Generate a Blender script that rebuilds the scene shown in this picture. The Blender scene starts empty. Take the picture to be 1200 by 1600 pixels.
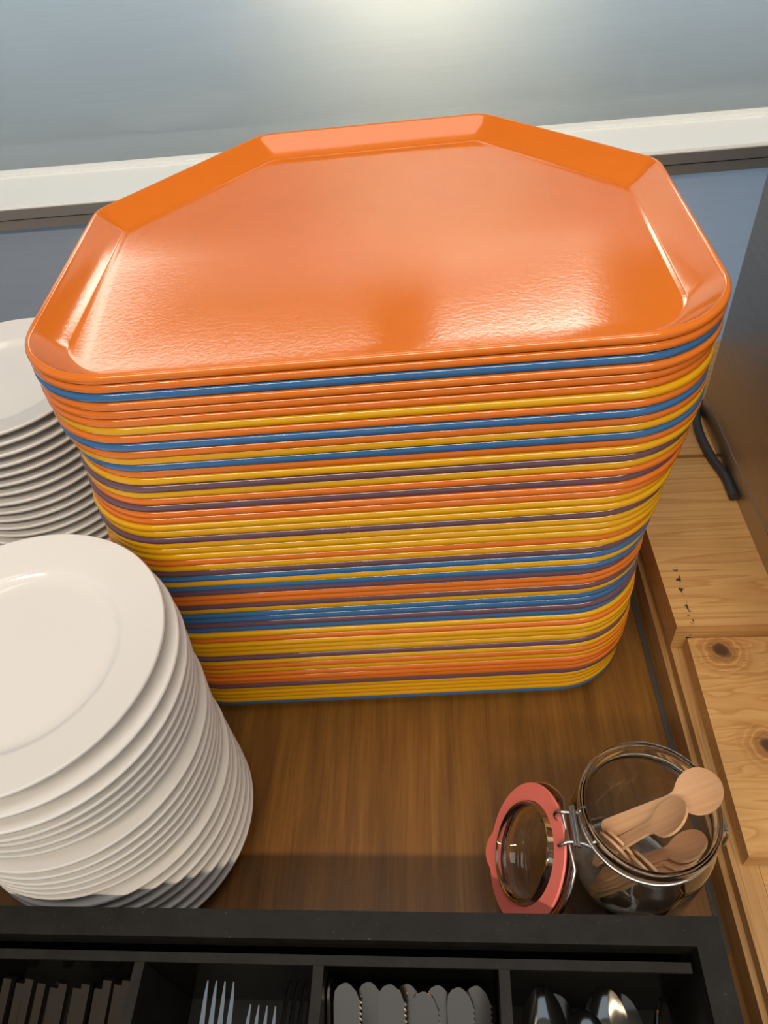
import bpy, bmesh, math, random
from mathutils import Vector, Matrix

random.seed(7)
S = bpy.context.scene
COL = S.collection

# ------------------------------------------------------------------ camera
F_PX = 1147.32
cam_d = bpy.data.cameras.new('camera')
cam = bpy.data.objects.new('camera', cam_d)
COL.objects.link(cam)
cam_d.sensor_fit = 'VERTICAL'
cam_d.sensor_height = 32.0
cam_d.lens = F_PX / 1600.0 * 32.0
cam_d.clip_start = 0.01
yaw, pitch, roll = -0.1248, 0.8010, -0.1287
right0 = Vector((math.cos(yaw), -math.sin(yaw), 0))
fwd = Vector((math.sin(yaw) * math.cos(pitch), math.cos(yaw) * math.cos(pitch), -math.sin(pitch)))
up0 = right0.cross(fwd)
rgt = right0 * math.cos(roll) + up0 * math.sin(roll)
upv = -right0 * math.sin(roll) + up0 * math.cos(roll)
m = Matrix((rgt, upv, -fwd)).transposed().to_4x4()
m.translation = Vector((0.0481, -0.3784, 0.6855))
cam.matrix_world = m
S.camera = cam

# ------------------------------------------------------------------ world, lights, exposure
W = bpy.data.worlds.new('world')
S.world = W
W.use_nodes = True
bg = W.node_tree.nodes['Background']
bg.inputs[0].default_value = (0.76, 0.88, 1.0, 1)
bg.inputs[1].default_value = 0.36


def area(name, loc, target, sx, sy, power, col):
    d = bpy.data.lights.new(name, 'AREA')
    d.shape = 'RECTANGLE'
    d.size, d.size_y = sx, sy
    d.energy = power
    d.color = col
    o = bpy.data.objects.new(name, d)
    COL.objects.link(o)
    o.location = loc
    dr = (Vector(target) - Vector(loc)).normalized()
    xa = dr.cross(Vector((0, 0, 1)))
    xa = xa.normalized() if xa.length > 1e-4 else Vector((1, 0, 0))
    M = Matrix((xa, (-dr).cross(xa), -dr)).transposed().to_4x4()
    M.translation = Vector(loc)
    o.matrix_world = M
    return o


def spot(name, loc, target, power, col, radius, angle=80, blend=0.6):
    d = bpy.data.lights.new(name, 'SPOT')
    d.energy = power
    d.color = col
    d.shadow_soft_size = radius
    d.spot_size = math.radians(angle)
    d.spot_blend = blend
    o = bpy.data.objects.new(name, d)
    COL.objects.link(o)
    o.location = loc
    o.rotation_euler = (Vector(target) - Vector(loc)).to_track_quat('-Z', 'Y').to_euler()
    return o


# ceiling panels of the kitchen beyond the screen (they mirror in the top tray)
area('ceiling_panel_light', (0.38, 3.80, 2.58), (0.38, 3.80, 0), 0.88, 0.62, 24.0, (1.0, 0.92, 0.80))
area('ceiling_panel_light', (-1.36, 3.80, 2.58), (-1.36, 3.80, 0), 1.85, 0.50, 24.0, (1.0, 0.92, 0.80))
# row of downlights over the guests' side of the counter
area('ceiling_light_strip', (0.10, -1.75, 2.55), (0.10, -0.1, 0.1), 3.4, 0.09, 72, (1.0, 0.83, 0.62))
# broad soft fill light, added straight above the counter
area('overhead_fill_light', (0.0, -0.25, 2.7), (0.0, -0.25, 0.0), 2.2, 1.2, 27, (1.0, 0.95, 0.88))
# warm pass lamp behind the frosted screen; cool fill added to brighten its top
spot('pass_lamp', (0.04, 0.84, 0.63), (0.04, 0.63, 0.57), 75.0, (1.0, 0.78, 0.50), 0.05, 110, 1.0)
area('screen_fill_light', (-0.1, 0.86, 0.64), (-0.1, 0.62, 0.60), 2.4, 0.06, 30.0, (0.84, 0.95, 1.0))
# unseen cool fill added low behind the lower frosted panel, towards the right
area('lower_panel_fill_light', (0.85, 1.55, 0.16), (0.60, 0.55, 0.16), 2.2, 0.26, 125, (0.76, 0.88, 1.0))

S.view_settings.view_transform = 'Standard'
S.view_settings.look = 'None'
S.view_settings.exposure = -0.12
S.view_settings.gamma = 1.0
S.view_settings.use_curve_mapping = False

# ------------------------------------------------------------------ helpers


def nm(name):
    mt = bpy.data.materials.new(name)
    mt.use_nodes = True
    nt = mt.node_tree
    return mt, nt, nt.nodes['Principled BSDF']


def N(nt, typ, **kw):
    n = nt.nodes.new(typ)
    for k, v in kw.items():
        setattr(n, k, v)
    return n


def coords(nt, scale=(1, 1, 1), loc=(0, 0, 0), rot=(0, 0, 0)):
    tc = N(nt, 'ShaderNodeTexCoord')
    mp = N(nt, 'ShaderNodeMapping')
    mp.inputs['Scale'].default_value = scale
    mp.inputs['Location'].default_value = loc
    mp.inputs['Rotation'].default_value = rot
    nt.links.new(tc.outputs['Object'], mp.inputs['Vector'])
    return mp.outputs['Vector']


def noise(nt, vec, scale, detail=4, rough=0.55, dist=0.0):
    n = N(nt, 'ShaderNodeTexNoise')
    n.inputs['Scale'].default_value = scale
    n.inputs['Detail'].default_value = detail
    n.inputs['Roughness'].default_value = rough
    n.inputs['Distortion'].default_value = dist
    nt.links.new(vec, n.inputs['Vector'])
    return n.outputs['Fac']


def ramp(nt, fac, stops):
    r = N(nt, 'ShaderNodeValToRGB')
    e = r.color_ramp.elements
    while len(e) < len(stops):
        e.new(0.5)
    for el, (p, c) in zip(e, stops):
        el.position = p
        el.color = (*c, 1) if len(c) == 3 else c
    nt.links.new(fac, r.inputs['Fac'])
    return r.outputs['Color']


def mix(nt, fac, a, b, mode='MIX'):
    n = N(nt, 'ShaderNodeMix', data_type='RGBA', blend_type=mode)
    for sock, v in ((n.inputs[0], fac), (n.inputs[6], a), (n.inputs[7], b)):
        if hasattr(v, 'links'):
            nt.links.new(v, sock)
        elif isinstance(v, (int, float)):
            sock.default_value = v
        else:
            sock.default_value = (*v, 1)
    return n.outputs[2]


def mathn(nt, op, a, b=0.0, c=0.0):
    n = N(nt, 'ShaderNodeMath', operation=op)
    for sock, v in zip(n.inputs, (a, b, c)):
        if hasattr(v, 'links'):
            nt.links.new(v, sock)
        else:
            sock.default_value = v
    return n.outputs[0]


def bump(nt, bsdf, h, strength, dist=0.001, sock='Normal'):
    b = N(nt, 'ShaderNodeBump')
    b.inputs['Strength'].default_value = strength
    b.inputs['Distance'].default_value = dist
    nt.links.new(h, b.inputs['Height'])
    nt.links.new(b.outputs['Normal'], bsdf.inputs[sock])
    return b


def plain(name, col, rough=0.5, metal=0.0, spec=0.5, coat=0.0):
    mt, nt, b = nm(name)
    b.inputs['Base Color'].default_value = (*col, 1)
    b.inputs['Roughness'].default_value = rough
    b.inputs['Metallic'].default_value = metal
    b.inputs['Specular IOR Level'].default_value = spec
    b.inputs['Coat Weight'].default_value = coat
    return mt


# ------------------------------------------------------------------ materials
def tray_mat(name, col):
    mt, nt, b = nm(name)
    v = coords(nt)
    f = noise(nt, v, 35, 3)
    c1 = tuple(x * 0.93 for x in col)
    nt.links.new(mix(nt, f, c1, col), b.inputs['Base Color'])
    b.inputs['Roughness'].default_value = 0.11
    b.inputs['Specular IOR Level'].default_value = 0.62
    fine = noise(nt, v, 330, 2)
    bump(nt, b, fine, 0.09, 0.0005)
    return mt


TRAY = {
    'O': tray_mat('orange_tray_lacquer', (0.82, 0.205, 0.020)),
    'B': tray_mat('blue_tray_lacquer', (0.045, 0.165, 0.40)),
    'Y': tray_mat('yellow_tray_lacquer', (0.82, 0.42, 0.006)),
    'P': tray_mat('purple_tray_lacquer', (0.160, 0.085, 0.115)),
}

MT, nt, b = nm('white_porcelain')
b.inputs['Base Color'].default_value = (0.80, 0.79, 0.78, 1)
b.inputs['Roughness'].default_value = 0.12
b.inputs['Specular IOR Level'].default_value = 0.5
PORCELAIN = MT

# veneer of the counter, grain running away from the viewer
MT, nt, b = nm('brown_wood_veneer')
v = coords(nt, (26, 1.6, 26))
g1 = noise(nt, v, 2.2, 6, 0.6, 0.25)
v2 = coords(nt, (150, 5, 150))
g2 = noise(nt, v2, 2.5, 4, 0.65)
v3 = coords(nt, (7, 1.2, 7))
g3 = noise(nt, v3, 1.5, 3)
c = ramp(nt, g1, [(0.30, (0.118, 0.049, 0.007)), (0.52, (0.188, 0.081, 0.012)), (0.72, (0.245, 0.110, 0.018))])
c = mix(nt, 0.5, c, ramp(nt, g2, [(0.35, (0.62, 0.58, 0.52)), (0.6, (1.05, 1.05, 1.05))]), 'MULTIPLY')
c = mix(nt, 0.35, c, ramp(nt, g3, [(0.35, (0.75, 0.72, 0.68)), (0.65, (1.12, 1.1, 1.08))]), 'MULTIPLY')
nt.links.new(c, b.inputs['Base Color'])
b.inputs['Roughness'].default_value = 0.40
b.inputs['Specular IOR Level'].default_value = 0.35
bump(nt, b, g2, 0.08, 0.0004)
VENEER = MT


def pine(name, sc, tone=1.0, knots=(), ink=False, rough=0.45):
    """yellow pine, sc = scale of the object axes (small value = along the grain)"""
    mt, nt, b = nm(name)
    v = coords(nt, sc)
    g = noise(nt, v, 1.0, 3, 0.5, 0.4)
    w = mathn(nt, 'FRACT', mathn(nt, 'MULTIPLY', g, 14.0))
    c = ramp(nt, w, [(0.0, (0.62 * tone, 0.37 * tone, 0.145 * tone)), (0.72, (0.56 * tone, 0.31 * tone, 0.11 * tone)),
                     (0.90, (0.49 * tone, 0.25 * tone, 0.080 * tone)), (1.0, (0.60 * tone, 0.355 * tone, 0.135 * tone))])
    fine = noise(nt, coords(nt, tuple(x * 9 for x in sc)), 1.0, 3, 0.6)
    c = mix(nt, 0.4, c, ramp(nt, fine, [(0.35, (0.86, 0.82, 0.76)), (0.65, (1.05, 1.04, 1.03))]), 'MULTIPLY')
    big = noise(nt, coords(nt, (1, 1, 1)), 9, 3)
    c = mix(nt, 0.45, c, ramp(nt, big, [(0.35, (0.78, 0.70, 0.58)), (0.65, (1.08, 1.06, 1.02))]), 'MULTIPLY')
    for (kx, ky, kz, r) in knots:
        tc = N(nt, 'ShaderNodeTexCoord')
        d = N(nt, 'ShaderNodeVectorMath', operation='DISTANCE')
        nt.links.new(tc.outputs['Object'], d.inputs[0])
        d.inputs[1].default_value = (kx, ky, kz)
        wob = mathn(nt, 'MULTIPLY_ADD', noise(nt, coords(nt), 90, 3), r * 0.9, -r * 0.45)
        dd = mathn(nt, 'DIVIDE', mathn(nt, 'ADD', d.outputs['Value'], wob), r)
        rings = mathn(nt, 'SINE', mathn(nt, 'MULTIPLY', dd, 9.0))
        rr = ramp(nt, rings, [(0.0, (0.55, 0.36, 0.18)), (0.8, (0.9, 0.82, 0.72)), (1.0, (1, 1, 1))])
        fal = ramp(nt, mathn(nt, 'DIVIDE', dd, 4.0), [(0.2, (1, 1, 1)), (0.8, (0, 0, 0))])
        c = mix(nt, fal, c, mix(nt, 0.75, c, rr, 'MULTIPLY'))
        core = ramp(nt, mathn(nt, 'DIVIDE', dd, 2.0), [(0.25, (1, 1, 1)), (0.62, (0, 0, 0))])
        c = mix(nt, core, c, (0.085, 0.038, 0.018))
    if ink:
        sep = N(nt, 'ShaderNodeSeparateXYZ')
        tc = N(nt, 'ShaderNodeTexCoord')
        nt.links.new(tc.outputs['Object'], sep.inputs[0])
        blot = noise(nt, coords(nt, (1.0, 0.55, 1.0)), 170, 3, 0.6)
        m1 = mathn(nt, 'GREATER_THAN', blot, 0.55)
        m2 = mathn(nt, 'LESS_THAN', sep.outputs['X'], -0.2405)
        m3 = mathn(nt, 'GREATER_THAN', sep.outputs['X'], -0.2455)
        m4 = mathn(nt, 'LESS_THAN', sep.outputs['Y'], -0.045)
        mm = mathn(nt, 'MULTIPLY', mathn(nt, 'MULTIPLY', m1, m2), mathn(nt, 'MULTIPLY', m3, m4))
        c = mix(nt, mm, c, (0.03, 0.04, 0.05))
    nt.links.new(c, b.inputs['Base Color'])
    b.inputs['Roughness'].default_value = rough
    bump(nt, b, w, 0.12, 0.0004)
    return mt


def frosted(name, col, trans):
    """frosted glass screen with a glossy front face"""
    mt, nt, b = nm(name)
    v = coords(nt, (3, 3, 120))
    f = noise(nt, v, 3, 4, 0.6)
    cc = mix(nt, f, tuple(x * 0.94 for x in col), tuple(min(1, x * 1.05) for x in col))
    nt.links.new(cc, b.inputs['Base Color'])
    b.inputs['Roughness'].default_value = 0.45
    b.inputs['Specular IOR Level'].default_value = 0.3
    b.inputs['Coat Weight'].default_value = 0.0
    t = N(nt, 'ShaderNodeBsdfTranslucent')
    nt.links.new(cc, t.inputs['Color'])
    mx = N(nt, 'ShaderNodeMixShader')
    mx.inputs[0].default_value = trans
    nt.links.new(b.outputs[0], mx.inputs[1])
    nt.links.new(t.outputs[0], mx.inputs[2])
    gl = N(nt, 'ShaderNodeBsdfGlossy')
    gl.inputs['Roughness'].default_value = 0.04
    fr = N(nt, 'ShaderNodeFresnel')
    fr.inputs['IOR'].default_value = 1.6
    mg = N(nt, 'ShaderNodeMixShader')
    nt.links.new(fr.outputs[0], mg.inputs[0])
    nt.links.new(mx.outputs[0], mg.inputs[1])
    nt.links.new(gl.outputs[0], mg.inputs[2])
    mx = mg
    nt.links.new(mx.outputs[0], nt.nodes['Material Output'].inputs['Surface'])
    return mt


FROST = frosted('frosted_glass', (0.44, 0.475, 0.49), 0.60)
FROST_LOW = frosted('frosted_lower_panel', (0.46, 0.51, 0.56), 0.50)
ALU_WHITE = plain('white_anodised_aluminium', (0.86, 0.89, 0.89), 0.38)
ALU_GREY = plain('satin_aluminium', (0.42, 0.41, 0.39), 0.36, 0.7)
GASKET_GREY = plain('grey_rubber_seal', (0.30, 0.31, 0.31), 0.5)

MT, nt, b = nm('brushed_stainless_steel')
v = coords(nt, (2, 2, 160))
f = noise(nt, v, 4, 4, 0.6)
nt.links.new(ramp(nt, f, [(0.3, (0.42, 0.375, 0.32)), (0.7, (0.50, 0.45, 0.39))]), b.inputs['Base Color'])
b.inputs['Metallic'].default_value = 1.0
b.inputs['Roughness'].default_value = 0.36
bump(nt, b, f, 0.05, 0.0003)
STEEL_BOX = MT

MT, nt, b = nm('black_painted_wood')
v = coords(nt)
f = noise(nt, v, 60, 4, 0.6)
sp = noise(nt, v, 420, 2, 0.6)
c = ramp(nt, f, [(0.3, (0.009, 0.0085, 0.0075)), (0.7, (0.016, 0.015, 0.013))])
c = mix(nt, ramp(nt, sp, [(0.70, (0, 0, 0)), (0.76, (1, 1, 1))]), c, (0.06, 0.055, 0.045))
nt.links.new(c, b.inputs['Base Color'])
b.inputs['Roughness'].default_value = 0.5
b.inputs['Specular IOR Level'].default_value = 0.22
bump(nt, b, f, 0.06, 0.0006)
BLACK = MT
BLACK_GLOSS = plain('black_lacquered_board', (0.004, 0.004, 0.0037), 0.16, 0.0, 0.35)

CUTLERY = plain('polished_cutlery_steel', (0.62, 0.60, 0.57), 0.11, 1.0)
KNIFE = plain('brushed_knife_steel', (0.34, 0.30, 0.26), 0.24, 1.0)
WIRE = plain('jar_wire_steel', (0.62, 0.60, 0.57), 0.22, 1.0)
STICK = plain('dark_brown_melamine', (0.017, 0.013, 0.010), 0.55, 0.0, 0.2)
RUBBER = plain('dark_grey_rubber', (0.035, 0.037, 0.040), 0.45)
PINK = plain('pink_rubber', (0.94, 0.22, 0.175), 0.5)
SEAM = plain('dark_sealant', (0.055, 0.050, 0.042), 0.5)

MT, nt, b = nm('clear_jar_glass')
b.inputs['Base Color'].default_value = (0.97, 0.99, 0.96, 1)
b.inputs['Roughness'].default_value = 0.0
b.inputs['IOR'].default_value = 1.47
b.inputs['Transmission Weight'].default_value = 1.0
GLASS = MT

MT, nt, b = nm('birch_veneer_spoon')
v = coords(nt, (8, 260, 60))
f = noise(nt, v, 1.0, 4, 0.6)
nt.links.new(ramp(nt, f, [(0.3, (0.62, 0.345, 0.175)), (0.7, (0.74, 0.45, 0.255))]), b.inputs['Base Color'])
b.inputs['Roughness'].default_value = 0.6
BIRCH = MT


# ------------------------------------------------------------------ mesh helpers
def link(name, bm, mat, parent=None, smooth=None, recalc=True):
    if recalc:
        bmesh.ops.recalc_face_normals(bm, faces=bm.faces)
    me = bpy.data.meshes.new(name)
    bm.to_mesh(me)
    bm.free()
    me.materials.append(mat)
    o = bpy.data.objects.new(name, me)
    COL.objects.link(o)
    if parent:
        o.parent = parent
    if smooth is not None:
        for p in me.polygons:
            p.use_smooth = True
        me.set_sharp_from_angle(angle=math.radians(smooth))
    return o


def tag(o, label, cat, group=None):
    o['label'] = label
    o['category'] = cat
    if group:
        o['group'] = group
    return o


def structure(o):
    o['kind'] = 'structure'
    return o


def empty(name, loc, rz=0.0):
    o = bpy.data.objects.new(name, None)
    COL.objects.link(o)
    o.location = loc
    o.rotation_euler = (0, 0, rz)
    o.empty_display_size = 0.02
    return o


def hexa(bm, bot, top):
    """prism from two rings of the same length"""
    n = len(bot)
    vb = [bm.verts.new(p) for p in bot]
    vt = [bm.verts.new(p) for p in top]
    bm.faces.new(vb[::-1])
    bm.faces.new(vt)
    for i in range(n):
        bm.faces.new((vb[i], vb[(i + 1) % n], vt[(i + 1) % n], vt[i]))
    return vb + vt


def box(bm, x0, x1, y0, y1, z0, z1):
    return hexa(bm, [(x0, y0, z0), (x1, y0, z0), (x1, y1, z0), (x0, y1, z0)],
                [(x0, y0, z1), (x1, y0, z1), (x1, y1, z1), (x0, y1, z1)])


def quad_prism(bm, pts, z0, z1):
    return hexa(bm, [(x, y, z0) for x, y in pts], [(x, y, z1) for x, y in pts])


def bevel(bm, w, seg=2, ang=30):
    es = [e for e in bm.edges if len(e.link_faces) == 2 and e.calc_face_angle(0) > math.radians(ang)]
    bmesh.ops.bevel(bm, geom=es, offset=w, segments=seg, affect='EDGES', profile=0.5)


def lathe(bm, prof, n=96, closed=True):
    """revolve a profile of (r, z); r = 0 makes a pole; closed joins last to first"""
    rings = []
    for r, z in prof:
        if r < 1e-7:
            rings.append([bm.verts.new((0, 0, z))])
        else:
            rings.append([bm.verts.new((r * math.cos(2 * math.pi * k / n), r * math.sin(2 * math.pi * k / n), z)) for k in range(n)])
    m_ = len(rings)
    for i in range(m_ if closed else m_ - 1):
        a, b_ = rings[i], rings[(i + 1) % m_]
        if len(a) == 1 and len(b_) == 1:
            continue
        for k in range(n):
            k2 = (k + 1) % n
            if len(a) == 1:
                bm.faces.new((a[0], b_[k], b_[k2]))
            elif len(b_) == 1:
                bm.faces.new((a[k], b_[0], a[k2]))
            else:
                bm.faces.new((a[k], b_[k], b_[k2], a[k2]))


def tube(bm, pts, r, n=10, closed=False):
    P = [Vector(p) for p in pts]
    L = len(P)
    rings = []
    t0 = None
    nrm = None
    for i in range(L):
        if closed:
            t = (P[(i + 1) % L] - P[i - 1]).normalized()
        else:
            t = (P[min(i + 1, L - 1)] - P[max(i - 1, 0)]).normalized()
        if nrm is None:
            a = Vector((0, 0, 1)) if abs(t.z) < 0.9 else Vector((1, 0, 0))
            nrm = (a - t * a.dot(t)).normalized()
        else:
            nrm = (nrm - t * nrm.dot(t)).normalized()
        bn = t.cross(nrm)
        rings.append([bm.verts.new(P[i] + r * (math.cos(2 * math.pi * k / n) * nrm + math.sin(2 * math.pi * k / n) * bn)) for k in range(n)])
    for i in range(L if closed else L - 1):
        a, b_ = rings[i], rings[(i + 1) % L]
        for k in range(n):
            bm.faces.new((a[k], a[(k + 1) % n], b_[(k + 1) % n], b_[k]))
    if not closed:
        bm.faces.new(rings[0][::-1])
        bm.faces.new(rings[-1])


def smooth_path(pts, sub=8):
    """Catmull-Rom through the points"""
    P = [Vector(p) for p in pts]
    P = [P[0] * 2 - P[1]] + P + [P[-1] * 2 - P[-2]]
    out = []
    for i in range(1, len(P) - 2):
        for k in range(sub):
            t = k / sub
            a, b_, c_, d_ = P[i - 1], P[i], P[i + 1], P[i + 2]
            out.append(0.5 * ((2 * b_) + (c_ - a) * t + (2 * a - 5 * b_ + 4 * c_ - d_) * t * t + (3 * b_ - a - 3 * c_ + d_) * t ** 3))
    out.append(P[-2])
    return out


def frame_from(xdir, nhint):
    x = Vector(xdir).normalized()
    z = Vector(nhint)
    z = (z - x * z.dot(x)).normalized()
    y = z.cross(x)
    return Matrix((x, y, z)).transposed().to_4x4()


# ------------------------------------------------------------------ setting: counter, wall, rail, screen
bm = bmesh.new()
box(bm, -1.3, 0.95, -0.70, 0.66, -0.04, 0.0)
o = link('floor', bm, VENEER)
o.name = 'countertop'
tag(o, 'brown wood veneer countertop carrying the trays, plates and jar', 'countertop')

bm = bmesh.new()
quad_prism(bm, [(0.2475, 0.20), (0.2520, -0.22), (0.2575, -0.22), (0.2535, 0.20)], 0.0, 0.0012)
o = structure(link('trim_1', bm, SEAM))

# lower frosted panel
bm = bmesh.new()
quad_prism(bm, [(-1.3, 0.504), (0.95, 0.541), (0.95, 0.549), (-1.3, 0.512)], 0.0, 0.318)
structure(link('wall_back', bm, FROST_LOW))

# aluminium rail: grey front profile with a groove, white top shelf
bm = bmesh.new()
hexa(bm, [(-1.3, 0.496, 0.305), (0.95, 0.533, 0.305), (0.95, 0.634, 0.305), (-1.3, 0.634, 0.305)],
     [(-1.3, 0.496, 0.3165), (0.95, 0.533, 0.3165), (0.95, 0.634, 0.3165), (-1.3, 0.634, 0.3165)])
hexa(bm, [(-1.3, 0.4985, 0.3165), (0.95, 0.5355, 0.3165), (0.95, 0.634, 0.3165), (-1.3, 0.634, 0.3165)],
     [(-1.3, 0.4985, 0.3185), (0.95, 0.5355, 0.3185), (0.95, 0.634, 0.3185), (-1.3, 0.634, 0.3185)])
hexa(bm, [(-1.3, 0.494, 0.3185), (0.95, 0.531, 0.3185), (0.95, 0.634, 0.3185), (-1.3, 0.634, 0.3185)],
     [(-1.3, 0.494, 0.3305), (0.95, 0.531, 0.3305), (0.95, 0.634, 0.3305), (-1.3, 0.634, 0.3305)])
structure(link('trim_2', bm, ALU_GREY))
bm = bmesh.new()
hexa(bm, [(-1.3, 0.497, 0.3305), (0.95, 0.534, 0.3305), (0.95, 0.634, 0.3305), (-1.3, 0.634, 0.3305)],
     [(-1.3, 0.498, 0.3335), (0.95, 0.535, 0.3335), (0.95, 0.634, 0.3335), (-1.3, 0.634, 0.3335)])
structure(link('trim_3', bm, ALU_WHITE))
bm = bmesh.new()
box(bm, -1.3, 0.95, 0.616, 0.621, 0.3335, 0.3385)
box(bm, -1.3, 0.95, 0.606, 0.612, 0.3335, 0.3352)
structure(link('trim_4', bm, ALU_WHITE))
# dark ceiling
bm = bmesh.new()
box(bm, -4.0, 4.0, -4.0, 6.0, 2.80, 2.85)
structure(link('ceiling', bm, plain('grey_ceiling_tile', (0.12, 0.115, 0.11), 0.9)))
# unseen white slab, added to keep the low fill off the upper pane
bm = bmesh.new()
box(bm, -1.3, 0.95, 0.640, 1.05, 0.305, 0.330)
structure(link('light_baffle', bm, ALU_WHITE))
# upper frosted pane
bm = bmesh.new()
box(bm, -1.3, 0.95, 0.621, 0.629, 0.3335, 0.66)
structure(link('window_1', bm, FROST))

# ------------------------------------------------------------------ pine boards on the right
RZ = math.radians(0.6)


def board(name, pts, z0, z1, mat, label, cat, bev=0.0025):
    cx = sum(p[0] for p in pts) / 4
    cy = sum(p[1] for p in pts) / 4
    bm = bmesh.new()
    quad_prism(bm, [(x - cx, y - cy) for x, y in pts], -(z1 - z0) / 2, (z1 - z0) / 2)
    bevel(bm, bev, 3)
    o = link(name, bm, mat, smooth=40)
    o.location = (cx, cy, (z0 + z1) / 2)
    return tag(o, label, cat)


P_X = (0.9, 26, 26)      # grain along x
P_Y = (42, 1.2, 42)
board('pine_rail', [(0.2565, 0.50), (0.2600, -0.62), (0.2800, -0.62), (0.2765, 0.50)], 0.0, 0.030,
      pine('pine_rail_wood', P_Y, 0.80), 'low pine rail lying on the counter beside the dark seam', 'rail', 0.002)
board('pine_rail', [(0.2625, 0.50), (0.2640, -0.62), (0.2840, -0.62), (0.2830, 0.50)], 0.0305, 0.0435,
      pine('pine_upper_rail_wood', P_Y, 0.80), 'upper pine rail stacked on the low rail, just under the board ends', 'rail', 0.002)
board('pine_board', [(0.2845, -0.10), (0.2845, -0.62), (0.78, -0.62), (0.78, -0.10)], 0.0, 0.042,
      pine('pine_low_board_wood', P_X, 0.85), 'lower pine board at the bottom right corner, beyond the knotty board', 'board')
board('pine_board', [(0.2745, 0.0345), (0.2715, -0.168), (0.78, -0.168), (0.78, 0.0345)], 0.0445, 0.0630,
      pine('knotty_pine_wood', (3.5, 30, 30), 0.98, knots=((-0.2240, 0.0865, 0.009, 0.0100), (-0.2110, -0.0097, 0.009, 0.0090))),
      'knotty pine board with two dark knots, beside the jar', 'board')
board('pine_board', [(0.2572, 0.272), (0.2622, 0.0365), (0.78, 0.0365), (0.78, 0.272)], 0.0445, 0.080,
      pine('plain_pine_wood', P_X, 1.08, ink=True), 'pale pine board with ink marks along its end, in front of the steel box corner', 'board', 0.002)
board('pine_board', [(0.252, 0.505), (0.2565, 0.278), (0.78, 0.278), (0.78, 0.512)], 0.0445, 0.080,
      pine('back_pine_wood', P_X, 1.08), 'pine board farthest back, meeting the blue-grey wall panel', 'board', 0.002)

# steel box on the boards, with its rubber hose
root = empty('steel_dispenser', (0.365, 0.0, 0.080))
bm = bmesh.new()
box(bm, 0.0, 0.30, -0.08, 0.352, 0.003, 0.42)
bevel(bm, 0.002, 2)
link('body', bm, STEEL_BOX, root, 40)
bm = bmesh.new()
box(bm, -0.0008, 0.30, -0.0808, 0.3528, 0.0, 0.030)
bevel(bm, 0.0006, 1)
link('base_panel', bm, STEEL_BOX, root, 40)
tag(root, 'tall brushed stainless steel box standing on the pine boards, right of the trays', 'dispenser')
bm = bmesh.new()
tube(bm, smooth_path([(0.395, 0.362, 0.086), (0.372, 0.366, 0.0855), (0.360, 0.352, 0.0855), (0.3535, 0.325, 0.0855), (0.352, 0.295, 0.0855),
                      (0.355, 0.262, 0.0855), (0.3605, 0.232, 0.0855), (0.3605, 0.20, 0.0855)], 8), 0.0048, 12)
tag(link('rubber_hose', bm, RUBBER, smooth=60), 'dark rubber hose curving out along the foot of the steel box', 'hose')

# ------------------------------------------------------------------ trays
A0, A1, A2, D1, D2, RF = 0.236, 0.2428, 0.1116, 0.2556, 0.4048, 0.0717
TV = [(-A2, D2), (-A1, D1), (-A0, 0.0), (A0, 0.0), (A1, D1), (A2, D2)]
TR = [0.030, 0.030, RF, RF, 0.030, 0.030]
TSEG = [7, 7, 16, 16, 7, 7]


def offset_outline(d):
    n = len(TV)
    V = [Vector(p) for p in TV]
    lines = []
    for i in range(n):
        a, b_ = V[i], V[(i + 1) % n]
        t = (b_ - a).normalized()
        nin = Vector((-t.y, t.x))
        lines.append((a + nin * d, t))
    out = []
    for i in range(n):
        (p, t), (q, u) = lines[i - 1], lines[i]
        den = t.x * u.y - t.y * u.x
        s = ((q - p).x * u.y - (q - p).y * u.x) / den
        v = p + t * s
        ang = math.pi - t.angle(u)
        r = max(TR[i] - d, 0.006)
        L = r / math.tan(ang / 2)
        bis = (-t + u).normalized()
        cc = v + bis * (r / math.sin(ang / 2))
        p1, p2 = v - t * L, v + u * L
        a1 = math.atan2((p1 - cc).y, (p1 - cc).x)
        a2 = math.atan2((p2 - cc).y, (p2 - cc).x)
        da = (a2 - a1 + math.pi) % (2 * math.pi) - math.pi
        for k in range(TSEG[i]):
            th = a1 + da * k / (TSEG[i] - 1)
            out.append((cc.x + r * math.cos(th), cc.y + r * math.sin(th)))
    return out


def tray_mesh():
    bm = bmesh.new()
    prof = [(0.0004, -0.0056), (0.0, -0.0050), (0.0001, -0.0026), (0.0006, -0.0016), (0.0017, -0.0004), (0.0026, 0.0), (0.0038, 0.0),
            (0.0050, -0.0007), (0.0064, -0.0024), (0.0225, -0.0158), (0.0245, -0.0168), (0.0275, -0.0172),
            # underside
            (0.0275, -0.0205), (0.0235, -0.0200), (0.0210, -0.0186), (0.0062, -0.0062), (0.0048, -0.0050), (0.0036, -0.0044), (0.0026, -0.0056)]
    rings = []
    for d, z in prof:
        rings.append([bm.verts.new((x, y, z)) for x, y in offset_outline(d)])
    n = len(rings[0])
    for i in range(len(rings)):
        if i == 11:
            continue
        a, b_ = rings[i], rings[(i + 1) % len(rings)]
        for k in range(n):
            bm.faces.new((a[k], a[(k + 1) % n], b_[(k + 1) % n], b_[k]))
    bm.faces.new(rings[11])
    bm.faces.new(rings[12][::-1])
    return bm


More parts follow.
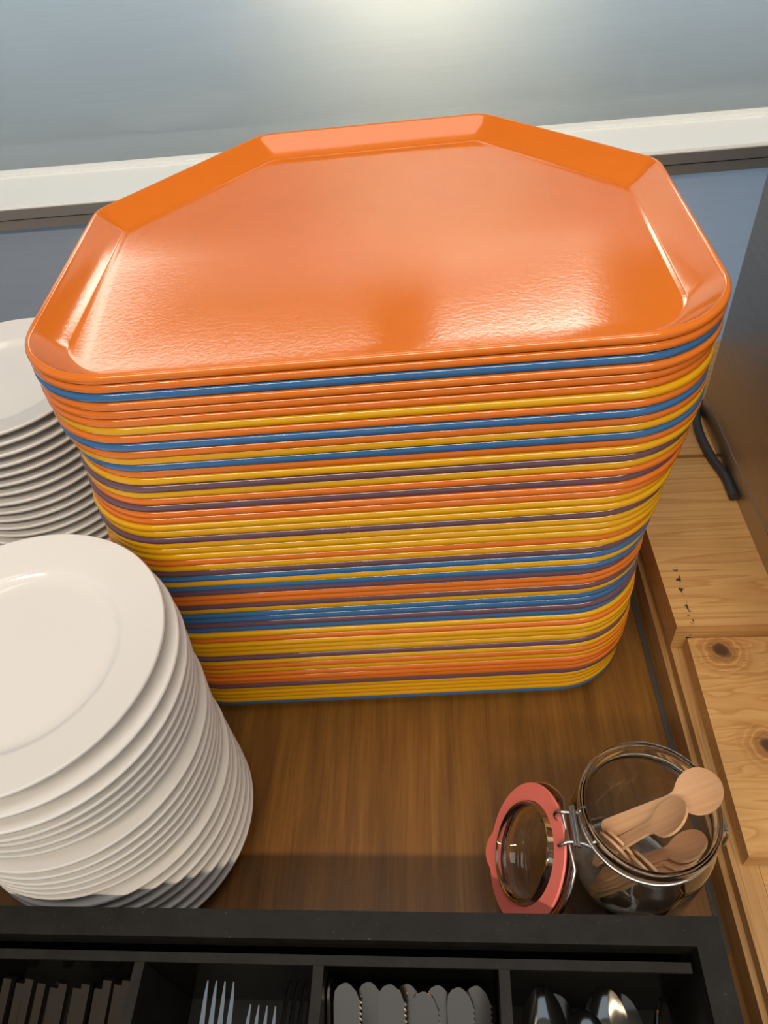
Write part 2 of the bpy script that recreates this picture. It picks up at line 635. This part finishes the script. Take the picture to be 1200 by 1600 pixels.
ORDER = ('OOBOOOYOBOYBOYPYOPOOYYPYYYOYPBYBPOOPYBBPBYOYYYPYOYOOOPYYYYB')
NAMES = {'O': 'orange', 'B': 'blue', 'Y': 'yellow', 'P': 'purple'}
ORD = ['first', 'second', 'third', 'fourth', 'fifth', 'sixth', 'seventh', 'eighth', 'ninth', 'tenth', 'eleventh', 'twelfth',
       'thirteenth', 'fourteenth', 'fifteenth', 'sixteenth', 'seventeenth', 'eighteenth', 'nineteenth', 'twentieth',
       'twenty-first', 'twenty-second', 'twenty-third', 'twenty-fourth', 'twenty-fifth']
H_TOP, Z_BOT, T_TH = 0.430, 0.0207, 0.0331
DX = [(0, .0020), (4, .0008), (8, .0006), (12, .0028), (16, -.0015), (20, -.0055), (24, -.008), (28, -.011), (32, -.0143),
      (36, -.0145), (40, -.0135), (44, -.0125), (48, -.0118), (52, -.012), (56, -.0145), (58, -.015)]
DY = [(0, -.0008), (8, -.001), (12, .002), (24, .002), (32, .003), (36, .005), (40, .004), (44, .0015), (50, 0.0), (58, .0022)]


def lerp(tab, k):
    for (a, va), (b_, vb) in zip(tab, tab[1:]):
        if a <= k <= b_:
            return va + (vb - va) * (k - a) / (b_ - a)
    return tab[-1][1]


tray_meshes = {}
rnd = random.Random(11)
seen = {k: 0 for k in NAMES}
nT = len(ORDER)
for k, cch in enumerate(ORDER):
    if cch not in tray_meshes:
        o = link('serving_tray', tray_mesh(), TRAY[cch], smooth=38)
        tray_meshes[cch] = o.data
    else:
        o = bpy.data.objects.new('serving_tray', tray_meshes[cch])
        COL.objects.link(o)
    z = H_TOP + (Z_BOT - H_TOP) * k / (nT - 1)
    o.location = (lerp(DX, k) + rnd.uniform(-.0009, .0009), lerp(DY, k) + rnd.uniform(-.0005, .0005), z)
    o.rotation_euler = (0, 0, T_TH + rnd.uniform(-.0018, .0018))
    c_ = NAMES[cch]
    if k == 0:
        lab = 'orange serving tray on top of the tall stack, its whole inside showing'
    elif k == nT - 1:
        lab = 'blue serving tray at the very bottom of the stack, on the counter'
    else:
        a, b_ = NAMES[ORDER[k - 1]], NAMES[ORDER[k + 1]]
        art = {'orange': 'an orange', 'blue': 'a blue', 'yellow': 'a yellow', 'purple': 'a purple'}
        lab = '%s tray under %s and over %s one, %s %s from the stack top' % (c_, art[a], art[b_], ORD[seen[cch]], c_)
    seen[cch] += 1
    tag(o, lab, 'tray', 'serving trays in the tall stack')

# ------------------------------------------------------------------ plates
PR = 0.1065


def plate_mesh():
    bm = bmesh.new()
    R = PR
    prof = [(0.0, -0.0128), (0.30 * R, -0.0128), (0.58 * R, -0.0126), (0.635 * R, -0.0121), (0.660 * R, -0.0110), (0.690 * R, -0.0080), (0.703 * R, -0.0070), (0.722 * R, -0.0064),
            (0.80 * R, -0.0046), (0.92 * R, -0.0018), (0.972 * R, -0.0004), (0.990 * R, 0.0), (0.998 * R, -0.0008), (1.0 * R, -0.0020), (0.996 * R, -0.0034),
            (0.985 * R, -0.0042), (0.92 * R, -0.0062), (0.80 * R, -0.0095), (0.735 * R, -0.0125), (0.69 * R, -0.0165), (0.63 * R, -0.0205),
            (0.560 * R, -0.0236), (0.520 * R, -0.0236), (0.510 * R, -0.0195), (0.50 * R, -0.0175), (0.0, -0.0170)]
    lathe(bm, prof, 128, closed=False)
    return bm


PC = {1: (-.2524, -.1117), 2: (-.2454, -.1146), 3: (-.2428, -.1172), 7: (-.2518, -.1108), 8: (-.2476, -.1158), 13: (-.2545, -.1121), 14: (-.2511, -.1143), 20: (-.2480, -.1176)}


def pc(i):
    ks = sorted(PC)
    for a, b_ in zip(ks, ks[1:]):
        if a <= i <= b_:
            t = (i - a) / (b_ - a)
            return tuple(PC[a][j] + (PC[b_][j] - PC[a][j]) * t for j in (0, 1))


plate_me = None
nP = 20
for i in range(1, nP + 1):
    if plate_me is None:
        o = link('dinner_plate', plate_mesh(), PORCELAIN, smooth=50)
        plate_me = o.data
    else:
        o = bpy.data.objects.new('dinner_plate', plate_me)
        COL.objects.link(o)
    x, y = pc(i)
    j = 0.0006
    o.location = (x + rnd.uniform(-j, j), y + rnd.uniform(-j, j), 0.0237 + (nP - i) * 0.01387)
    if i == 1:
        lab = 'white plate topping the near stack beside the cutlery box, its face showing'
    elif i == nP:
        lab = 'white plate at the bottom of the near stack, resting on the counter'
    else:
        lab = 'white plate in the near stack beside the cutlery box, %s from its top' % ORD[i - 1]
    tag(o, lab, 'plate', 'white plates in the near stack')

nB = 23
for i in range(1, nB + 1):
    o = bpy.data.objects.new('dinner_plate', plate_me)
    COL.objects.link(o)
    jx = -0.0015 if i == 1 else rnd.uniform(-.0012, .0012)
    o.location = (-0.4051 + (0 if i == 1 else 0.001) + jx * 0.4, 0.2266 + rnd.uniform(-.001, .001), 0.0237 + (nB - i) * 0.01172)
    if i == 1:
        lab = 'white plate topping the rear stack, partly behind the trays, its face showing'
    elif i == nB:
        lab = 'white plate at the bottom of the rear stack, resting on the counter'
    else:
        lab = 'white plate in the rear stack, shaded beside the trays, %s from its top' % ORD[i - 1]
    tag(o, lab, 'plate', 'white plates in the rear stack')

# ------------------------------------------------------------------ clip-top jar
JX, JY, JH = 0.1810, -0.1660, 0.160
jar = empty('glass_jar', (JX, JY, 0.0))
tag(jar, 'open clip-top glass jar with a pink-sealed lid, holding wooden spoons', 'jar')
bm = bmesh.new()
prof = [(0.0, 0.003), (0.040, 0.0015), (0.046, 0.0), (0.0505, 0.002), (0.0525, 0.008), (0.0525, 0.120), (0.0515, 0.128), (0.0480, 0.136), (0.0462, 0.140), (0.0462, 0.147),
        (0.0480, 0.1495), (0.0490, 0.1525), (0.0488, 0.1560), (0.0478, 0.1580), (0.0468, 0.1584), (0.0462, 0.1600), (0.0450, 0.1600), (0.0444, 0.1590),
        (0.0442, 0.1540), (0.0444, 0.140), (0.0464, 0.134), (0.0498, 0.127), (0.0508, 0.119), (0.0508, 0.010), (0.0480, 0.0050), (0.040, 0.0045), (0.0, 0.0055)]
lathe(bm, prof, 112, closed=False)
link('jar_body', bm, GLASS, jar, 40)
# wire collar round the neck
bm = bmesh.new()
ring = [(0.0472 * math.cos(t), 0.0472 * math.sin(t), 0.1425) for t in [2 * math.pi * k / 72 for k in range(72)]]
tube(bm, ring, 0.0013, 8, closed=True)
link('neck_wire', bm, WIRE, jar, 60)

# lid hangs open on the left, underside up and outwards
AL = math.radians(60)
LC = Vector((0.0985 - JX, -0.1765 - JY, 0.0965))
ldir = Vector((-math.cos(AL), 0.0, -math.sin(AL)))         # hinge to far rim
lnor = Vector((-math.sin(AL), -0.02, math.cos(AL)))         # underside of the lid
LM = frame_from(ldir, lnor)
LM.translation = LC
bm = bmesh.new()
prof = [(0.0, -0.0100), (0.020, -0.0098), (0.0290, -0.0075), (0.0318, -0.0025), (0.0326, 0.0040), (0.0338, 0.0068), (0.0354, 0.0068), (0.0362, 0.0045), (0.0366, 0.0006),
        (0.0470, 0.0), (0.0492, -0.0012), (0.0498, -0.0040), (0.0490, -0.0064), (0.0450, -0.0076), (0.0400, -0.0100), (0.0380, -0.0128), (0.0300, -0.0150), (0.0, -0.0152)]
lathe(bm, prof, 96, closed=False)
lid = link('lid', bm, GLASS, jar, 40)
lid['label'] = 'clear domed glass lid hanging open'
lid.matrix_local = LM
bm = bmesh.new()
n = 96
rings = []
for (rr, zz) in [(0.0370, 0.0011), (0.0372, 0.0026), (0.0500, 0.0028), (0.0506, 0.0020), (0.0504, 0.0010)]:
    vs = []
    for k in range(n):
        t = 2 * math.pi * k / n
        d = abs((t - math.pi * 1.05 + math.pi) % (2 * math.pi) - math.pi)
        extra = 0.0075 * max(0.0, 1 - (d / 0.26) ** 2) if rr > 0.045 else 0.0
        vs.append(bm.verts.new(((rr + extra) * math.cos(-t + math.pi * 0.95), (rr + extra) * math.sin(-t + math.pi * 0.95), zz)))
    rings.append(vs)
for i in range(5):
    a, b_ = rings[i], rings[(i + 1) % 5]
    for k in range(n):
        bm.faces.new((a[k], a[(k + 1) % n], b_[(k + 1) % n], b_[k]))
g = link('gasket', bm, PINK, lid, 40)
g['label'] = 'pink rubber sealing ring with a pull tab'

# hinge wires between neck and lid (left side of the jar)
LMi = LM


def on_lid(x, y, z):
    return LMi @ Vector((x, y, z))


bm = bmesh.new()
for sy in (-1, 1):
    # arm from the neck out to a curl beside the lid
    y0 = sy * 0.0105 - 0.010
    tube(bm, smooth_path([(-0.0425, y0 * 0.9 + sy * 0.004, 0.1425), (-0.050, y0, 0.1450), (-0.0585, y0, 0.1460), (-0.0625, y0 + sy * 0.001, 0.1440), (-0.0640, y0, 0.1395),
                          (-0.0610, y0 - sy * 0.002, 0.1365), (-0.0575, y0 - sy * 0.003, 0.1385)], 6), 0.0015, 8)
tube(bm, [(-0.0515, -0.0245, 0.1475), (-0.0515, 0.0045, 0.1475)], 0.0015, 8)
tube(bm, [(-0.0535, -0.0235, 0.1470), (-0.0535, 0.0040, 0.1470)], 0.0013, 8)
link('hinge_wire', bm, WIRE, jar, 60)
# bail wire that clips round the lid
bm = bmesh.new()
ringp = []
for k in range(49):
    t = math.radians(28 + 304 * k / 48)
    ringp.append(on_lid(0.0512 * -math.cos(t), 0.0512 * math.sin(t), -0.0060))
tube(bm, [(-0.0590, 0.0, 0.1430)] + ringp + [(-0.0590, -0.0200, 0.1430)], 0.0013, 8)
link('bail_wire', bm, WIRE, jar, 60)
# clamp lever on the right
bm = bmesh.new()
for sy in (-1, 1):
    tube(bm, smooth_path([(0.0465, sy * 0.012, 0.1425), (0.0535, sy * 0.0115, 0.140), (0.0560, sy * 0.011, 0.128), (0.0570, sy * 0.010, 0.112)], 5), 0.0014, 8)
tube(bm, [(0.0570, -0.010, 0.112), (0.0570, 0.010, 0.112)], 0.0014, 8)
tube(bm, [(0.0545, -0.0125, 0.1365), (0.0545, 0.0125, 0.1365)], 0.0014, 8)
link('clamp_lever', bm, WIRE, jar, 60)

# ------------------------------------------------------------------ wooden spoons
def spoon_mesh(L=0.098, bl=0.034, bw=0.0155, hw=0.0050, hw2=0.0072, th=0.0022, depth=0.0022):
    """flat wooden spoon lying along +x: bowl tip at +x, handle end at x = 0"""
    bm = bmesh.new()
    nu, nv = 48, 8
    xb = L - bl
    top, bot = [], []
    for i in range(nu + 1):
        x = L * (1 - math.cos(math.pi * i / nu)) / 2
        e = (x - (L - bl / 2 - 0.0)) / (bl / 2)
        wb = bw * math.sqrt(max(0.0, 1 - e * e)) if abs(e) <= 1 else 0.0
        wh = hw2 + (hw - hw2) * min(1, x / xb)
        if x < 0.003:
            wh *= 0.55 + 0.45 * (x / 0.003)
        if x > xb:
            wh = hw * max(0.0, 1 - (x - xb) / (bl * 0.6))
        w = max(wb, wh)
        # soften the shoulder
        if xb - 0.008 < x < xb + 0.010:
            s = (x - (xb - 0.008)) / 0.018
            w = max(w, hw + (0.0115 - hw) * s * s)
        rt, rb = [], []
        for j in range(nv + 1):
            v_ = -1 + 2 * j / nv
            dz = 0.0
            if abs(e) <= 1:
                dz = -depth * (1 - v_ * v_) * (1 - e * e)
            zz = 0.0010 * math.sin(math.pi * x / L)
            rt.append(bm.verts.new((x, w * v_ * (1 if w > 1e-5 else 0) + (1e-4 * v_ if w <= 1e-5 else 0), th / 2 + dz + zz)))
            rb.append(bm.verts.new((x, w * v_ + (1e-4 * v_ if w <= 1e-5 else 0), -th / 2 + dz * 0.8 + zz)))
        top.append(rt)
        bot.append(rb)
    for i in range(nu):
        for j in range(nv):
            bm.faces.new((top[i][j], top[i + 1][j], top[i + 1][j + 1], top[i][j + 1]))
            bm.faces.new((bot[i][j], bot[i][j + 1], bot[i + 1][j + 1], bot[i + 1][j]))
        for jj in (0, nv):
            bm.faces.new((top[i][jj], bot[i][jj], bot[i + 1][jj], top[i + 1][jj]))
    for i in (0, nu):
        for j in range(nv):
            bm.faces.new((top[i][j], top[i][j + 1], bot[i][j + 1], bot[i][j]))
    return bm


SP = None


def spoon(tip, end, nh, label, scale=1.0):
    global SP
    if SP is None:
        o = link('wooden_spoon', spoon_mesh(), BIRCH, smooth=45)
        SP = o.data
    else:
        o = bpy.data.objects.new('wooden_spoon', SP)
        COL.objects.link(o)
    tip, end = Vector(tip), Vector(end)
    M = frame_from(tip - end, nh)
    L = 0.098 * scale
    M.translation = tip - (tip - end).normalized() * L
    o.matrix_world = M @ Matrix.Diagonal((scale, scale, scale, 1))
    return tag(o, label, 'spoon', 'wooden spoons in the glass jar')


spoon((0.2265, -0.1580, 0.1775), (0.1560, -0.1660, 0.112), (-0.30, -0.15, 0.9), 'wooden spoon resting highest, its round bowl over the jar rim by the pine board', 1.0)
spoon((0.2010, -0.1740, 0.1740), (0.1500, -0.1830, 0.108), (-0.42, 0.33, 0.80), 'wooden spoon with its bowl lying across the handle of the topmost spoon', 0.92)
for i, (dz, dy, nm_) in enumerate([(0.0, 0.0, 'uppermost'), (-0.0050, -0.0030, 'second'), (-0.0104, -0.0060, 'third'), (-0.0158, -0.0090, 'lowest')]):
    spoon((0.2225 - 0.003 * i, -0.1790 + dy, 0.1290 + dz), (0.152 - 0.003 * i, -0.186 + dy, 0.072 + dz), (-0.10, 0.42, 0.88),
          'wooden spoon deep in the jar, %s of four bowls fanned towards the clamp' % nm_, 0.9)
for i, (tx, ty, tz, nm_) in enumerate([(0.1575, -0.1830, 0.132, 'outermost'), (0.1615, -0.1805, 0.131, 'second'), (0.1740, -0.1945, 0.126, 'third'), (0.1790, -0.1930, 0.126, 'innermost')]):
    spoon((tx, ty, tz), (tx + 0.012, ty + 0.016, tz - 0.090), (0.72, 0.62, 0.30),
          'wooden spoon standing deep in the jar, %s of four edges beside the hinge' % nm_, 0.9)

# ------------------------------------------------------------------ cutlery box
cb = empty('cutlery_box', (-0.036, -0.2270, 0.0), math.radians(-0.34))
tag(cb, 'black painted wooden cutlery box along the front of the counter', 'cutlery box')
X0, X1 = -0.50, 0.2520
bm = bmesh.new()
ZT = 0.130
box(bm, X0, X1, -0.0180, 0.0, 0.0, ZT)                      # far rail
box(bm, X1 - 0.0175, X1, -0.330, -0.0180, 0.0, ZT)          # right rail
box(bm, X0, X0 + 0.0175, -0.330, -0.0180, 0.0, ZT)          # left rail
box(bm, X0, X1, -0.348, -0.330, 0.0, ZT)                    # near rail
box(bm, X0 + 0.0175, X1 - 0.0175, -0.330, -0.0180, 0.0, 0.003)
bevel(bm, 0.0012, 2)
link('outer_frame', bm, BLACK, cb, 40)
bm = bmesh.new()
box(bm, X0 + 0.019, 0.2300, -0.0315, -0.0258, 0.003, 0.1200)
bevel(bm, 0.0005, 1)
link('back_board', bm, BLACK_GLOSS, cb, 40)
bm = bmesh.new()
box(bm, X0 + 0.019, 0.2300, -0.0317, -0.0256, 0.1200, 0.1225)
bevel(bm, 0.0005, 1)
link('back_board_edge', bm, BLACK, cb, 40)
for xc in (0.1095, -0.0145, -0.1395, -0.287):
    bm = bmesh.new()
    box(bm, xc - 0.0036, xc + 0.0036, -0.329, -0.0318, 0.003, 0.1222)
    bevel(bm, 0.0006, 1)
    link('divider', bm, BLACK, cb, 40)


def place(name, me_or_bm, mat, tip, down, nh, label, cat, group, smooth=45):
    """utensil modelled along +x with its tip at x = 0 and its body towards +x"""
    if isinstance(me_or_bm, bmesh.types.BMesh):
        o = link(name, me_or_bm, mat, smooth=smooth)
    else:
        o = bpy.data.objects.new(name, me_or_bm)
        COL.objects.link(o)
    M = frame_from(down, nh)
    M.translation = Vector(tip)
    o.matrix_world = M
    tag(o, label, cat, group)
    return o


def strip(bm, sections, th):
    """solid of sections (x, y0, y1, z)"""
    T = [[bm.verts.new((x, a, z + th / 2)), bm.verts.new((x, b_, z + th / 2)), bm.verts.new((x, b_, z - th / 2)), bm.verts.new((x, a, z - th / 2))] for x, a, b_, z in sections]
    for p, q in zip(T, T[1:]):
        for k in range(4):
            bm.faces.new((p[k], p[(k + 1) % 4], q[(k + 1) % 4], q[k]))
    bm.faces.new(T[0][::-1])
    bm.faces.new(T[-1])


def fork_bm():
    bm = bmesh.new()
    for yc in (-0.0090, -0.0030, 0.0030, 0.0090):
        strip(bm, [(0.0, yc * 0.96 - 0.0004, yc * 0.96 + 0.0004, 0.002), (0.010, yc - 0.0011, yc + 0.0011, -0.0008), (0.028, yc - 0.0017, yc + 0.0017, -0.0032), (0.048, yc - 0.0021, yc + 0.0021, -0.0036)], 0.0016)
    strip(bm, [(0.046, -0.0112, 0.0112, -0.0036), (0.060, -0.0118, 0.0118, -0.0030), (0.072, -0.006, 0.006, -0.0005), (0.082, -0.0032, 0.0032, 0.001), (0.14, -0.0042, 0.0042, 0.0), (0.190, -0.0085, 0.0085, 0.0), (0.198, -0.005, 0.005, 0.0)], 0.0018)
    return bm


def knife_bm():
    bm = bmesh.new()
    sec = [(0.0, -0.0012, 0.0012, 0)]
    for x, a, b_ in [(0.0015, -0.0046, 0.0036), (0.005, -0.0074, 0.0068), (0.010, -0.0080, 0.0088)]:
        sec.append((x, a, b_, 0))
    n_ = 44
    for i in range(n_):
        x = 0.012 + 0.052 * i / n_
        sec.append((x, -0.0082, 0.0094 + (0.0013 if i % 3 == 1 else 0.0), 0))
    sec += [(0.07, -0.0082, 0.0092, 0), (0.085, -0.008, 0.007, 0), (0.092, -0.006, 0.005, 0), (0.12, -0.0075, 0.0065, 0), (0.157, -0.008, 0.008, 0), (0.162, -0.005, 0.005, 0)]
    strip(bm, sec, 0.0016)
    return bm


def tablespoon_bm():
    bm = bmesh.new()
    a, b_, dep, th = 0.0245, 0.0150, 0.0065, 0.0012
    nr, ns = 10, 40
    for zo in (0.0, -th):
        c0 = bm.verts.new((a, 0, -dep + zo))
        prev = None
        rings = []
        for i in range(1, nr + 1):
            r = i / nr
            rr = []
            for k in range(ns):
                t = 2 * math.pi * k / ns
                egg = 1.0 + 0.10 * math.cos(t)
                rr.append(bm.verts.new((a + a * r * math.cos(t), b_ * r * math.sin(t) * egg, -dep * (1 - r * r) + zo)))
            rings.append(rr)
        for k in range(ns):
            bm.faces.new((c0, rings[0][k], rings[0][(k + 1) % ns]))
        for p, q in zip(rings, rings[1:]):
            for k in range(ns):
                bm.faces.new((p[k], p[(k + 1) % ns], q[(k + 1) % ns], q[k]))
        if zo == 0.0:
            rim = rings[-1]
        else:
            for k in range(ns):
                bm.faces.new((rim[k], rim[(k + 1) % ns], rings[-1][(k + 1) % ns], rings[-1][k]))
    strip(bm, [(2 * a - 0.004, -0.005, 0.005, -0.0012), (2 * a + 0.012, -0.0032, 0.0032, 0.003), (0.13, -0.0042, 0.0042, 0.001), (0.185, -0.0085, 0.0085, 0), (0.193, -0.005, 0.005, 0)], 0.0018)
    return bm


def stick_bm():
    bm = bmesh.new()
    hexa(bm, [(0.0, -0.0031, -0.0031), (0.0, 0.0031, -0.0031), (0.0, 0.0031, 0.0031), (0.0, -0.0031, 0.0031)],
         [(0.17, -0.0019, -0.0019), (0.17, 0.0019, -0.0019), (0.17, 0.0019, 0.0019), (0.17, -0.0019, 0.0019)])
    bevel(bm, 0.0006, 1)
    return bm


DN = Vector((0.0, -0.86, -0.50))

# chopsticks
me = None
xs = [(-0.2790, 0), (-0.2705, 1), (-0.2625, 0), (-0.2545, 1), (-0.2462, 2), (-0.2385, 1), (-0.2290, 2), (-0.2215, 1), (-0.2130, 2), (-0.2045, 0), (-0.1975, 1), (-0.1905, 0), (-0.1840, 2)]
names = ['leftmost', 'second from the left end', 'third from the left end', 'fourth from the left end', 'fifth from the left end', 'sixth from the left end', 'in the middle',
         'just right of the middle one', 'fifth counting from the divider', 'fourth counting from the divider', 'third counting from the divider', 'next but one to the divider', 'right beside the divider']
for (x, lv), nm_ in zip(xs, names):
    z = 0.098 - 0.004 * lv
    y = -0.2640 - 0.0018 * lv
    src = stick_bm() if me is None else me
    o = place('chopstick', src, STICK, (x, y, z), (-0.10 + rnd.uniform(-.003, .003), -0.86, -0.40), (0, -0.4, 0.9),
              'dark brown chopstick in the front row, %s' % nm_, 'chopstick', 'dark chopsticks in the box')
    me = me or o.data
for i, (x, nm_) in enumerate([(-0.2750, 'leftmost'), (-0.2470, 'second'), (-0.2250, 'third'), (-0.2085, 'fourth'), (-0.1945, 'rightmost')]):
    place('chopstick', me, STICK, (x, -0.2625, 0.0815), (-0.10, -0.86, -0.40), (0, -0.4, 0.9),
          'dark chopstick set deeper behind the front row, %s of the five there' % nm_, 'chopstick', 'dark chopsticks in the box')

# forks
me = None
for (tip, dn, nh, lab) in [((-0.1190, -0.2660, 0.1130), (-0.10, -0.88, -0.45), (0.25, -0.35, 0.90), 'steel fork with bright tines standing highest in its compartment'),
                           ((-0.0940, -0.2750, 0.0860), (-0.10, -0.90, -0.36), (0.2, -0.4, 0.8), 'dim steel fork sunk lowest, between the two other forks'),
                           ((-0.0660, -0.2620, 0.0980), (-0.10, -0.88, -0.42), (0.5, -0.4, 0.75), 'steel fork leaning in the shade beside the knives divider')]:
    src = fork_bm() if me is None else me
    o = place('fork', src, CUTLERY, tip, dn, nh, lab, 'fork', 'forks in the cutlery box')
    me = me or o.data

# knives
me = None
kn = [(-0.0440, 0.1060, -0.2630, 9.0, 'edge-on against the forks divider'), (-0.0340, 0.1060, -0.2650, 0.12, 'first flat blade right of the forks divider'),
      (-0.0180, 0.1020, -0.2635, -0.12, 'tucked between the first two flat blades'), (-0.0035, 0.1065, -0.2655, 0.05, 'second of the upper flat blades from the forks'),
      (0.0080, 0.0980, -0.2635, -0.10, 'sunk lower, just right of the second upper blade'), (0.0190, 0.0990, -0.2680, 0.0, 'lowest of the upper flat blades, in the middle'),
      (0.0285, 0.0980, -0.2640, 0.10, 'tucked under, right of the middle'), (0.0430, 0.1030, -0.2660, -0.10, 'upper flat blade closest to the spoons'), (0.0545, 0.0985, -0.2640, 0.10, 'lower blade closest to the spoons')]
for (x, z, y, tw, lab) in kn:
    src = knife_bm() if me is None else me
    o = place('table_knife', src, KNIFE, (x, y, z), (0.0, -0.82, -0.57), (tw, -0.57, 0.82), 'steel table knife with serrated blade, %s' % lab, 'knife', 'knives in the cutlery box')
    me = me or o.data

# spoons
me = None
SD, SN = Vector((0.0, -0.90, -0.436)), Vector((0.0, -0.436, 0.90))
for (x, n_, a_, roll_, lab) in [(0.0985, -0.004, 0.0, 0.0, 'steel spoon nearest the knives divider, bowl up'),
                                (0.1075, -0.012, 0.006, 0.0, 'steel spoon tucked behind the one nearest the divider'),
                                (0.1235, 0.012, 0.008, 0.0, 'steel spoon lying foremost in the middle of the spoons'),
                                (0.1385, 0.001, -0.002, 0.0, 'steel spoon standing tallest, behind the foremost spoon'),
                                (0.1495, -0.008, 0.004, 0.0, 'steel spoon tucked under the tallest spoon'),
                                (0.1760, 0.000, 0.004, 1.6, 'dim steel spoon alone by the end rail of the box')]:
    tip, dn, nh = Vector((x, -0.2660, 0.1030)) + SN * n_ + SD * a_, SD, SN + Vector((roll_, 0, 0))
    src = tablespoon_bm() if me is None else me
    o = place('tablespoon', src, CUTLERY, tip, dn, nh, lab, 'spoon', 'spoons in the cutlery box')
    me = me or o.data
